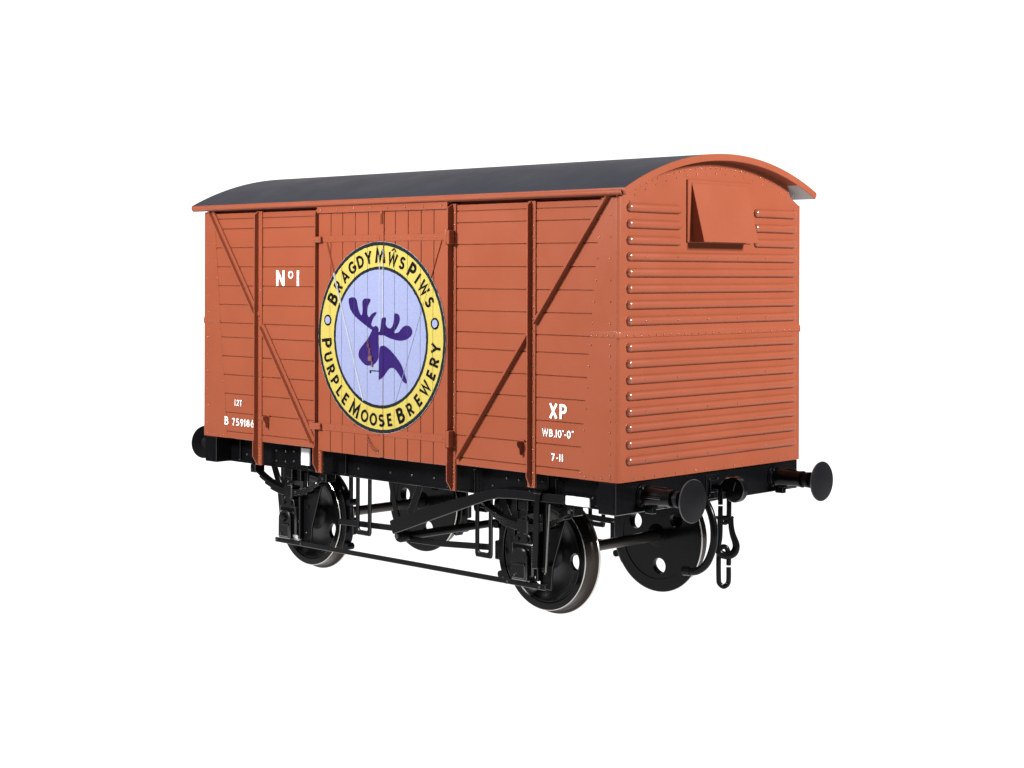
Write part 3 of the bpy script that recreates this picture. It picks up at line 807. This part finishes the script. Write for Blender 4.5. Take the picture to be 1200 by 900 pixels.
def link(cx, prof, r, y0=0.0, name='chain_link'):
    bm = NB(); pts = [Vector((cx, y0, 0))+DG*u+Vector((0, 0, z)) for u, z in prof]
    rr = r if not isinstance(r, list) else [r[i//5]+(r[min(i//5+1, len(r)-1)]-r[i//5])*(i % 5)/5 for i in range(5*(len(r)-1)+1)]
    tube(bm, spline(pts, 5), rr, 12); return part(END, name, bm, BLACK, hook)
def oval(w, z0, z1, gap=None, n=10):
    c = []
    for k in range(n+1): a = PI*k/n; c.append((w*math.cos(a), z1-w+w*math.sin(a)))
    for k in range(n+1): a = PI+PI*k/n; c.append((w*math.cos(a), z0+w+w*math.sin(a)))
    return c
left = [(-0.034, 0.918), (-0.034, 0.83), (-0.022, 0.795), (0.0, 0.785), (0.022, 0.795), (0.034, 0.83), (0.034, 1.02), (0.022, 1.075), (0.0, 1.09), (-0.022, 1.075), (-0.034, 1.03), (-0.034, 0.930)]
link(2.765, left, 0.0205)
bm = NB(); c0 = Vector((2.765, 0, 0.822))
tube(bm, [c0-DG*0.062, c0-DG*0.03, c0+DG*0.03, c0+DG*0.062], [0.012, 0.021, 0.021, 0.012], 12)
for s in (-1, 1): tube(bm, [c0+DG*s*0.058, c0+DG*s*0.070+Vector((0, 0, 0.012))], 0.012, 8)
part(END, 'shackle_pin', bm, BLACK, hook)
pear = [(-0.046, 0.822), (-0.044, 0.74), (-0.048, 0.66), (-0.060, 0.60), (-0.052, 0.55), (-0.018, 0.525), (0.03, 0.522), (0.070, 0.545), (0.086, 0.590), (0.078, 0.635), (0.058, 0.69), (0.046, 0.75), (0.042, 0.822)]
link(2.775, pear, [0.022, 0.022, 0.023, 0.026, 0.030, 0.032, 0.032, 0.032, 0.030, 0.028, 0.025, 0.023, 0.022])
low = [(0.040, 0.425), (0.040, 0.33), (0.032, 0.290), (0.0, 0.268), (-0.032, 0.290), (-0.040, 0.33), (-0.040, 0.52), (-0.026, 0.575), (0.0, 0.59), (0.026, 0.575), (0.040, 0.52), (0.040, 0.440)]
link(2.757, low, 0.0205)
hz = NB()
HY = -0.30
hp = spline([(2.72, HY, 1.02), (2.80, HY, 0.985), (2.855, HY, 0.90), (2.885, HY, 0.78), (2.878, HY, 0.64), (2.815, HY, 0.50), (2.715, HY, 0.425), (2.600, HY, 0.412)])
tube(hz, hp, [0.024]*4 + [0.031]*(len(hp)-4), 14)
tube(hz, [(2.66, HY, 0.416), (2.585, HY, 0.412), (2.580, HY, 0.412)], [0.036, 0.038, 0.032], 14)
part(END, 'brake_hose', hz, BLACK)

# ---- wheels
ZA = 0.47
def wheel(xc, sy, rot):
    """outer face towards sy"""
    yf, yb = 0.800, 0.655
    tb = NB()
    prof = [(0.380, yf-0.014), (0.386, yf-0.005), (0.396, yf), (0.450, yf), (0.4555, yf-0.005), (0.4575, yf-0.07), (0.461, yb+0.055),
            (0.470, yb+0.040), (0.490, yb+0.030), (0.4965, yb+0.018), (0.494, yb+0.006), (0.482, yb), (0.385, yb), (0.375, yb+0.02)]
    lathe(tb, [(r, sy*y) for r, y in prof], (xc, 0, ZA), 'y', 96, True)
    tb.faces.ensure_lookup_table()
    for fc in tb.faces:
        c = fc.calc_center_median(); rr = math.hypot(c.x-xc, c.z-ZA)
        fc.material_index = 0 if (rr > 0.44 and yb+0.008 < abs(c.y) < yf-0.001) else 1
    ty = obj('tyre', tb, [TYRE, BLACK], None, 24)
    eb = NB()
    lathe(eb, [(0.4485, sy*(yf-0.001)), (0.4485, sy*(yf+0.0012)), (0.4545, sy*(yf-0.003)), (0.4545, sy*(yf-0.006))], (xc, 0, ZA), 'y', 96, True)
    lathe(eb, [(0.4925, sy*(yb+0.0255)), (0.4955, sy*(yb+0.0275)), (0.4985, sy*(yb+0.018)), (0.4955, sy*(yb+0.010))], (xc, 0, ZA), 'y', 96, True)
    ed = obj('tyre_edge', eb, STEEL, None)
    wb = NB()
    holes = [circ(0.268*math.cos(R(rot+120*k)), 0.268*math.sin(R(rot+120*k)), 0.070) for k in range(3)]
    def f(p, t): return (xc+p[0], sy*t, ZA+p[1])
    def dy(r):
        q = min(max((r-0.19)/(0.350-0.19), 0), 1); k = min(max((0.20-r)/0.11, 0), 1)
        return 0.055*q**2.2 + 0.035*k*k
    def dish(v):
        if abs(v.co.y) > 0.68: v.co.y += sy*dy(math.hypot(v.co.x-xc, v.co.z-ZA))
    plate_holes(wb, circ(0, 0, 0.350, 80), holes, 0.664, 0.700, f, dish)
    # coved fillet between web and tyre
    lathe(wb, [(0.3495, sy*0.754), (0.362, sy*0.765), (0.370, sy*0.774), (0.376, sy*0.784), (0.380, sy*0.790), (0.386, sy*0.790),
               (0.386, sy*0.663), (0.3495, sy*0.663)], (xc, 0, ZA), 'y', 72, True)
    lathe(wb, [(0.0, sy*0.83), (0.080, sy*0.83), (0.088, sy*0.82), (0.095, sy*0.76), (0.110, sy*0.735), (0.125, sy*0.715), (0.125, sy*0.670),
               (0.075, sy*0.655), (0.0, sy*0.655)], (xc, 0, ZA), 'y', 40)
    for fc in wb.faces: fc.material_index = 2 if abs(fc.calc_center_median().y) > 0.69 else 0
    w = obj('wheel', wb, [BLACK, BLACK, WEB], VAN, 30)
    ty.parent = w; ed.parent = w
for xc, rot in ((1.524, -8), (-1.524, -26)): wheel(xc, -1, rot)
for xc, rot in ((1.524, 156), (-1.524, 168)): wheel(xc, 1, rot)
for xc in (-1.524, 1.524):
    ab = NB()
    lathe(ab, [(0.0, -1.05), (0.045, -1.05), (0.045, -0.83), (0.052, -0.66), (0.046, -0.3), (0.046, 0.3), (0.052, 0.66), (0.045, 0.83), (0.045, 1.05), (0.0, 1.05)], (xc, 0, ZA), 'y', 28)
    obj('axle', ab, mat('axle_steel', (0.05, 0.042, 0.038), 0.35, metal=0.6) if xc < 0 else bpy.data.materials['axle_steel'], VAN)

# ---- springs, axle boxes, guards
for xc in (-1.524, 1.524):
    # axle guard: plate with a slot for the box
    gb = NB(); ya, yb = -0.985, -0.965
    for s in (-1, 1):
        w1, w2, w3, w4 = (0.245, 0.262, 0.372, 0.46) if s > 0 else (0.215, 0.215, 0.262, 0.36)
        prism(gb, [(xc+s*0.125, 0.95), (xc+s*0.125, 0.235), (xc+s*w1, 0.235), (xc+s*w2, 0.42), (xc+s*w3, 0.74), (xc+s*w4, 0.95),
                   (xc+s*(w4-0.08), 0.95), (xc+s*(w3-0.06), 0.80), (xc+s*0.20, 0.80), (xc+s*0.20, 0.95)], 'y', ya, yb, 0.003)
        hexbolt(gb, (xc+s*0.180, ya, 0.262), (0, -1, 0), 0.014, 0.068)
        rivet(gb, (xc+s*0.185, ya, 0.36), (0, -1, 0), 0.012)
        # horn cheeks
        box(gb, xc+s*0.118, xc+s*0.145, -1.035, -0.94, 0.30, 0.70, 0.004)
        lathe(gb, [(0.0, ya-0.010), (0.020, ya-0.010), (0.020, ya), (0.0, ya)], (xc+s*0.205, 0, 0.605), 'y', 16)
    part(SIDE, 'axle_guard', gb, RODM)
    # leaf spring
    lb = NB(); yo = -1.012; hw = 0.045
    def bow(z0, zend, half, u): return z0 + (zend-z0)*(u/0.53)**2
    for k in range(4):
        half = 0.53-0.085*k if k else 0.53
        n = 24; top = []; bt = []
        z0 = 0.757-0.0165*k
        for i in range(n+1):
            u = -half+2*half*i/n
            z = z0 + 0.150*(u/0.53)**2
            top.append((xc+u, z)); bt.append((xc+u, z-0.0140))
        prism(lb, top+bt[::-1], 'y', yo-hw, yo+hw, 0.0025)
    for s in (-1, 1):
        lathe(lb, [(0.0, yo-hw), (0.024, yo-hw), (0.024, yo+hw), (0.0, yo+hw)], (xc+s*0.53, 0, 0.903), 'y', 16)
    sp = part(SIDE, 'leaf_spring', lb, BLACK)
    kb = NB(); box(kb, xc-0.062, xc+0.062, yo-hw-0.012, yo+hw+0.012, 0.672, 0.790, 0.010)
    hexbolt(kb, (xc, yo, 0.788), (0, 0, 1), 0.02, 0.02)
    part(SIDE, 'spring_buckle', kb, BLACK, sp)
    for s in (-1, 1):
        hb = NB(); box(hb, xc+s*0.53-0.038, xc+s*0.53+0.038, yo-hw-0.014, yo+hw+0.014, 0.87, 0.950, 0.006)
        hexbolt(hb, (xc+s*0.53, yo-hw-0.014, 0.905), (0, -1, 0), 0.018, 0.014)
        part(SIDE, 'spring_hanger', hb, BLACK)
    bb = NB(); box(bb, xc-0.055, xc+0.055, -1.06, -0.95, 0.865, 0.95, 0.006); box(bb, xc-0.04, xc+0.04, -1.05, -0.96, 0.835, 0.87, 0.006)
    box(bb, xc-0.15, xc-0.10, -1.03, -0.96, 0.84, 0.95, 0.004); box(bb, xc+0.10, xc+0.15, -1.03, -0.96, 0.84, 0.95, 0.004)
    part(SIDE, 'bump_stop', bb, BLACK)
    # axle box
    xb = NB()
    box(xb, xc-0.118, xc+0.118, -1.065, -0.92, 0.335, 0.60, 0.014, seg=2)
    prism(xb, [(xc-0.10, 0.59), (xc+0.10, 0.59), (xc+0.085, 0.655), (xc+0.055, 0.675), (xc-0.055, 0.675), (xc-0.085, 0.655)], 'y', -1.06, -0.95, 0.006)
    for s in (-1, 1):
        lathe(xb, [(0.0, -1.074), (0.017, -1.074), (0.020, -1.06), (0.0, -1.06)], (xc+s*0.052, 0, 0.632), 'y', 14)
        box(xb, xc+s*0.128-0.014, xc+s*0.128+0.014, -1.045, -0.94, 0.45, 0.475, 0.003)
    ax = part(SIDE, 'axle_box', xb, BLACK)
    cb = NB()
    lid = [(xc-0.088, 0.300), (xc+0.088, 0.300), (xc+0.088, 0.50), (xc+0.070, 0.548), (xc+0.03, 0.566), (xc-0.03, 0.566), (xc-0.070, 0.548), (xc-0.088, 0.50)]
    prism(cb, lid, 'y', -1.108, -1.06, 0.010)
    prism(cb, [(xc-0.075, 0.318), (xc+0.075, 0.318), (xc+0.075, 0.43), (xc-0.075, 0.43)], 'y', -1.116, -1.10, 0.006)
    if xc < 0: lathe(cb, [(0.0, -1.132), (0.034, -1.128), (0.042, -1.112), (0.042, -1.10), (0.0, -1.10)], (xc, 0, 0.50), 'y', 20)
    box(cb, xc-0.02, xc+0.075, -1.125, -1.10, 0.428, 0.444, 0.003)
    hexbolt(cb, (xc-0.03, -1.116, 0.345), (0, -1, 0), 0.011, 0.010)
    part(SIDE, 'axle_box_lid', cb, BLACK, ax)
    # brake shoe on the inner side of the wheel
    s = -1 if xc > 0 else 1
    kb = NB()
    prof = [(xc+s*0.475*math.cos(R(a)), ZA+0.475*math.sin(R(a))) for a in range(-34, 35, 4)]
    oute = [(xc+s*0.535*math.cos(R(a)), ZA+0.535*math.sin(R(a))) for a in range(34, -35, -4)]
    prism(kb, prof+oute, 'y', -0.80, -0.70, 0.004)
    box(kb, xc+s*0.575-0.028, xc+s*0.575+0.028, -0.775, -0.725, 0.36, 0.52, 0.008)
    box(kb, xc+s*0.545-0.018, xc+s*0.545+0.018, -0.765, -0.735, 0.50, 0.96, 0.004)
    lathe(kb, [(0.0, -0.80), (0.03, -0.80), (0.03, -0.70), (0.0, -0.70)], (xc+s*0.565, 0, 0.66), 'y', 14)
    lathe(kb, [(0.0, -0.79), (0.032, -0.79), (0.032, -0.71), (0.0, -0.71)], (xc+s*0.52, 0, 0.245), 'y', 14)
    part(SIDE, 'brake_shoe', kb, RODM)

# tie bar between the axle guards
tb = NB(); box(tb, -1.735, 1.765, -1.048, -1.034, 0.240, 0.285, 0.005)
part(SIDE, 'tie_bar', tb, RODM)

# brake gear
vb = NB()
strip(vb, [(-0.135, 0.95), (-0.015, 0.50)], 0.026, -1.020, -1.004, 0.003); strip(vb, [(0.235, 0.95), (0.005, 0.50)], 0.036, -1.002, -0.986, 0.003)
lathe(vb, [(0.0, -1.05), (0.055, -1.05), (0.062, -1.035), (0.062, -0.985), (0.0, -0.985)], (0.015, 0, 0.490), 'y', 24)
hexbolt(vb, (0.015, -1.05, 0.490), (0, -1, 0), 0.028, 0.03)
part(SIDE, 'brake_hanger', vb, RODM)
lv = NB()
strip(lv, [(-0.01, 0.565), (0.14, 0.622), (0.55, 0.760), (1.00, 0.905), (1.16, 0.955), (1.30, 0.985), (1.50, 0.996), (2.03, 1.004)],
      [0.060, 0.066, 0.058, 0.046, 0.042, 0.038, 0.036, 0.036], -1.122, -1.106, 0.006)
lever = part(SIDE, 'brake_lever', lv, RODM)
lt = NB(); box(lt, 2.048, 2.300, -1.126, -1.106, 0.968, 1.041, 0.006); part(SIDE, 'lever_grip', lt, WHITE, lever, label='white painted lever end')
gb = NB()
edge = [(1.798, 1.045), (1.784, 0.95), (1.761, 0.44), (1.709, 0.44)]
for k in range(22):
    z = 0.47+0.0215*k; x = 1.709+0.023*(z-0.44)/0.51
    edge += [(x, z), (x-0.012, z+0.003), (x-0.012, z+0.011), (x, z+0.013)]
edge += [(1.732, 0.95), (1.746, 1.045)]
prism(gb, edge, 'y', -1.142, -1.128, 0)
box(gb, 1.72, 1.80, -1.146, -0.99, 1.028, 1.052, 0.004); box(gb, 1.70, 1.76, -1.140, -0.97, 0.425, 0.45, 0.004)
strip(gb, [(1.800, 0.99), (1.786, 0.40)], 0.022, -1.09, -1.07, 0.003)
lg = part(SIDE, 'lever_guide', gb, BLACK)
gb = NB(); tube(gb, [(1.860, -1.10, 0.95), (1.820, -1.10, 0.40)], 0.0075, 10); part(SIDE, 'guide_rod', gb, mat('worn_rod', (0.16, 0.16, 0.15), 0.3, metal=0.7), lg)
# push rods and their safety loops
pr = NB(); strip(pr, [(-0.02, 0.520), (-0.98, 0.495)], 0.027, -0.905, -0.89, 0.003); part(SIDE, 'push_rod', pr, RODM)
pr = NB(); strip(pr, [(0.0, 0.440), (0.40, 0.447), (0.99, 0.485)], 0.027, -0.905, -0.89, 0.003); part(SIDE, 'push_rod', pr, RODM)
for x0, x1, zt2, zb2 in ((-0.652, -0.488, 0.95, 0.417), (0.888, 1.048, 0.95, 0.400)):
    lb = NB(); w = 0.020
    outl = [(x0-w, zt2), (x0-w, zb2+0.03), (x0-w+0.012, zb2), (x1+w-0.012, zb2), (x1+w, zb2+0.03), (x1+w, zt2),
            (x1-w, zt2), (x1-w, zb2+0.060), (x1-w-0.012, zb2+0.045), (x0+w+0.012, zb2+0.045), (x0+w, zb2+0.060), (x0+w, zt2)]
    prism(lb, outl, 'y', -0.96, -0.935, 0.006); part(SIDE, 'safety_loop', lb, RODM)
# cross shaft of the brakes
sb = NB(); lathe(sb, [(0.0, -1.0), (0.036, -1.0), (0.036, 1.0), (0.0, 1.0)], (0, 0, 0.475), 'y', 20)
obj('brake_shaft', sb, RODM, VAN)
cb = NB(); lathe(cb, [(0.0, 0.15), (0.10, 0.15), (0.115, 0.17), (0.115, 0.55), (0.10, 0.57), (0.0, 0.57)], (0.10, 0.0, 0.70), 'x', 28)
box(cb, 0.20, 0.30, -0.03, 0.03, 0.80, 1.0, 0.004); box(cb, 0.55, 0.65, -0.03, 0.03, 0.80, 1.0, 0.004)
obj('brake_cylinder', cb, RODM, VAN)

# ------------------------------------------------------------------ copy to the far side and the far end
def copy_turned(o):
    c = o.copy(); COL.objects.link(c); c.parent = VAN; c.rotation_euler = (0, 0, PI)
    for ch in list(o.children):
        k = ch.copy(); COL.objects.link(k); k.parent = c
for o in SIDE + END: copy_turned(o)

# ------------------------------------------------------------------ backdrop: one seamless sheet of translucent white, lit from behind by added lamps
CAM = Vector((10.929, -10.916, 2.792)); YAW = R(44.048)
fw = Vector((-math.sin(YAW), math.cos(YAW), 0)); rt = Vector((math.cos(YAW), math.sin(YAW), 0))
ZF = -0.0275
bd = NB(); prof = [(d_, ZF) for d_ in (8.6, 12.0, 18.0, 24.0)]
RB = 4.0
for k in range(1, 13):
    a = PI/2*k/12; prof.append((24.0+RB*math.sin(a), ZF+RB-RB*math.cos(a)))
prof.append((28.0, 14.0))
rows = []
for d_, z in prof:
    base = Vector((CAM.x, CAM.y, 0))+fw*d_
    rows.append([bd.verts.new(base+rt*u*min(1.6+d_*0.36, 11.7)+Vector((0, 0, z))) for u in (-1.0, -0.34, 0.34, 1.0)])
for A, B in zip(rows, rows[1:]):
    for k in range(3): bd.faces.new((A[k], A[k+1], B[k+1], B[k]))
bmesh.ops.recalc_face_normals(bd, faces=bd.faces)
bm_ = bpy.data.materials.new('translucent_white_sheet'); bm_.use_nodes = True
nt = bm_.node_tree; nt.nodes.clear()
tr = nt.nodes.new('ShaderNodeBsdfTranslucent'); tr.inputs['Color'].default_value = (0.9, 0.9, 0.9, 1)
ou = nt.nodes.new('ShaderNodeOutputMaterial'); nt.links.new(tr.outputs[0], ou.inputs['Surface'])
bk = obj('backdrop', bd, bm_, None); bk['kind'] = 'structure'

def area(name, loc, target, size, sy, power, col=(1, 1, 1)):
    l = bpy.data.lights.new(name, 'AREA'); l.shape = 'RECTANGLE'; l.size = size; l.size_y = sy; l.energy = power; l.color = col
    o = bpy.data.objects.new(name, l); COL.objects.link(o); o.location = loc
    d = Vector(target)-Vector(loc); o.rotation_euler = d.to_track_quat('-Z', 'Y').to_euler()
    return o
# added unseen lamps behind the sheet, to turn the background plain white
BACK_L = 1.18
mid = Vector((CAM.x, CAM.y, 0))+fw*17
def back(name, loc, tgt, sx, sy, L_=BACK_L):
    o = area(name, loc, tgt, sx, sy, L_*PI*sx*sy)
    return o
o = back('added_floor_backlight', mid+Vector((0, 0, -3)), mid, 44, 44)
o.rotation_euler = (PI, 0, YAW)
far = Vector((CAM.x, CAM.y, 0))+fw*31.0+Vector((0, 0, 5))
o = back('added_wall_backlight', far, far-fw, 44, 34)

KEY = area('key_softbox', (-1.2, -11.0, 6.8), (0.5, -1.2, 2.0), 2.2, 2.2, 2950)
RIM = area('end_softbox', (14.0, 2.4, 7.6), (2.7, 0.0, 2.3), 2.1, 2.1, 4700)
TOPL = area('top_softbox', (1.0, -5.5, 9.0), (0, -0.6, 3.4), 4.0, 4.0, 250)

W = bpy.data.worlds.new('World'); S.world = W; W.use_nodes = True
W.node_tree.nodes['Background'].inputs['Color'].default_value = (1, 1, 1, 1)
W.node_tree.nodes['Background'].inputs['Strength'].default_value = 0.06

# ------------------------------------------------------------------ camera
cd = bpy.data.cameras.new('camera'); cam = bpy.data.objects.new('camera', cd); COL.objects.link(cam); S.camera = cam
cd.sensor_width = 36; cd.lens = 1964.0/1200*36; cd.shift_y = -129.87/1200; cd.clip_end = 200; cd.clip_start = 0.1
ro = R(0.172); up = Vector((0, 0, 1))
r2 = rt*math.cos(ro)+up*math.sin(ro); u2 = -rt*math.sin(ro)+up*math.cos(ro)
M = Matrix((r2, u2, -fw)).transposed().to_4x4(); M.translation = CAM
cam.matrix_world = M

vs = S.view_settings; vs.view_transform = 'Standard'; vs.look = 'None'; vs.exposure = 0; vs.gamma = 1
try: S.cycles.use_denoising = True
except Exception: pass
S.cycles.max_bounces = 8
S.cycles.sample_clamp_indirect = 4.0
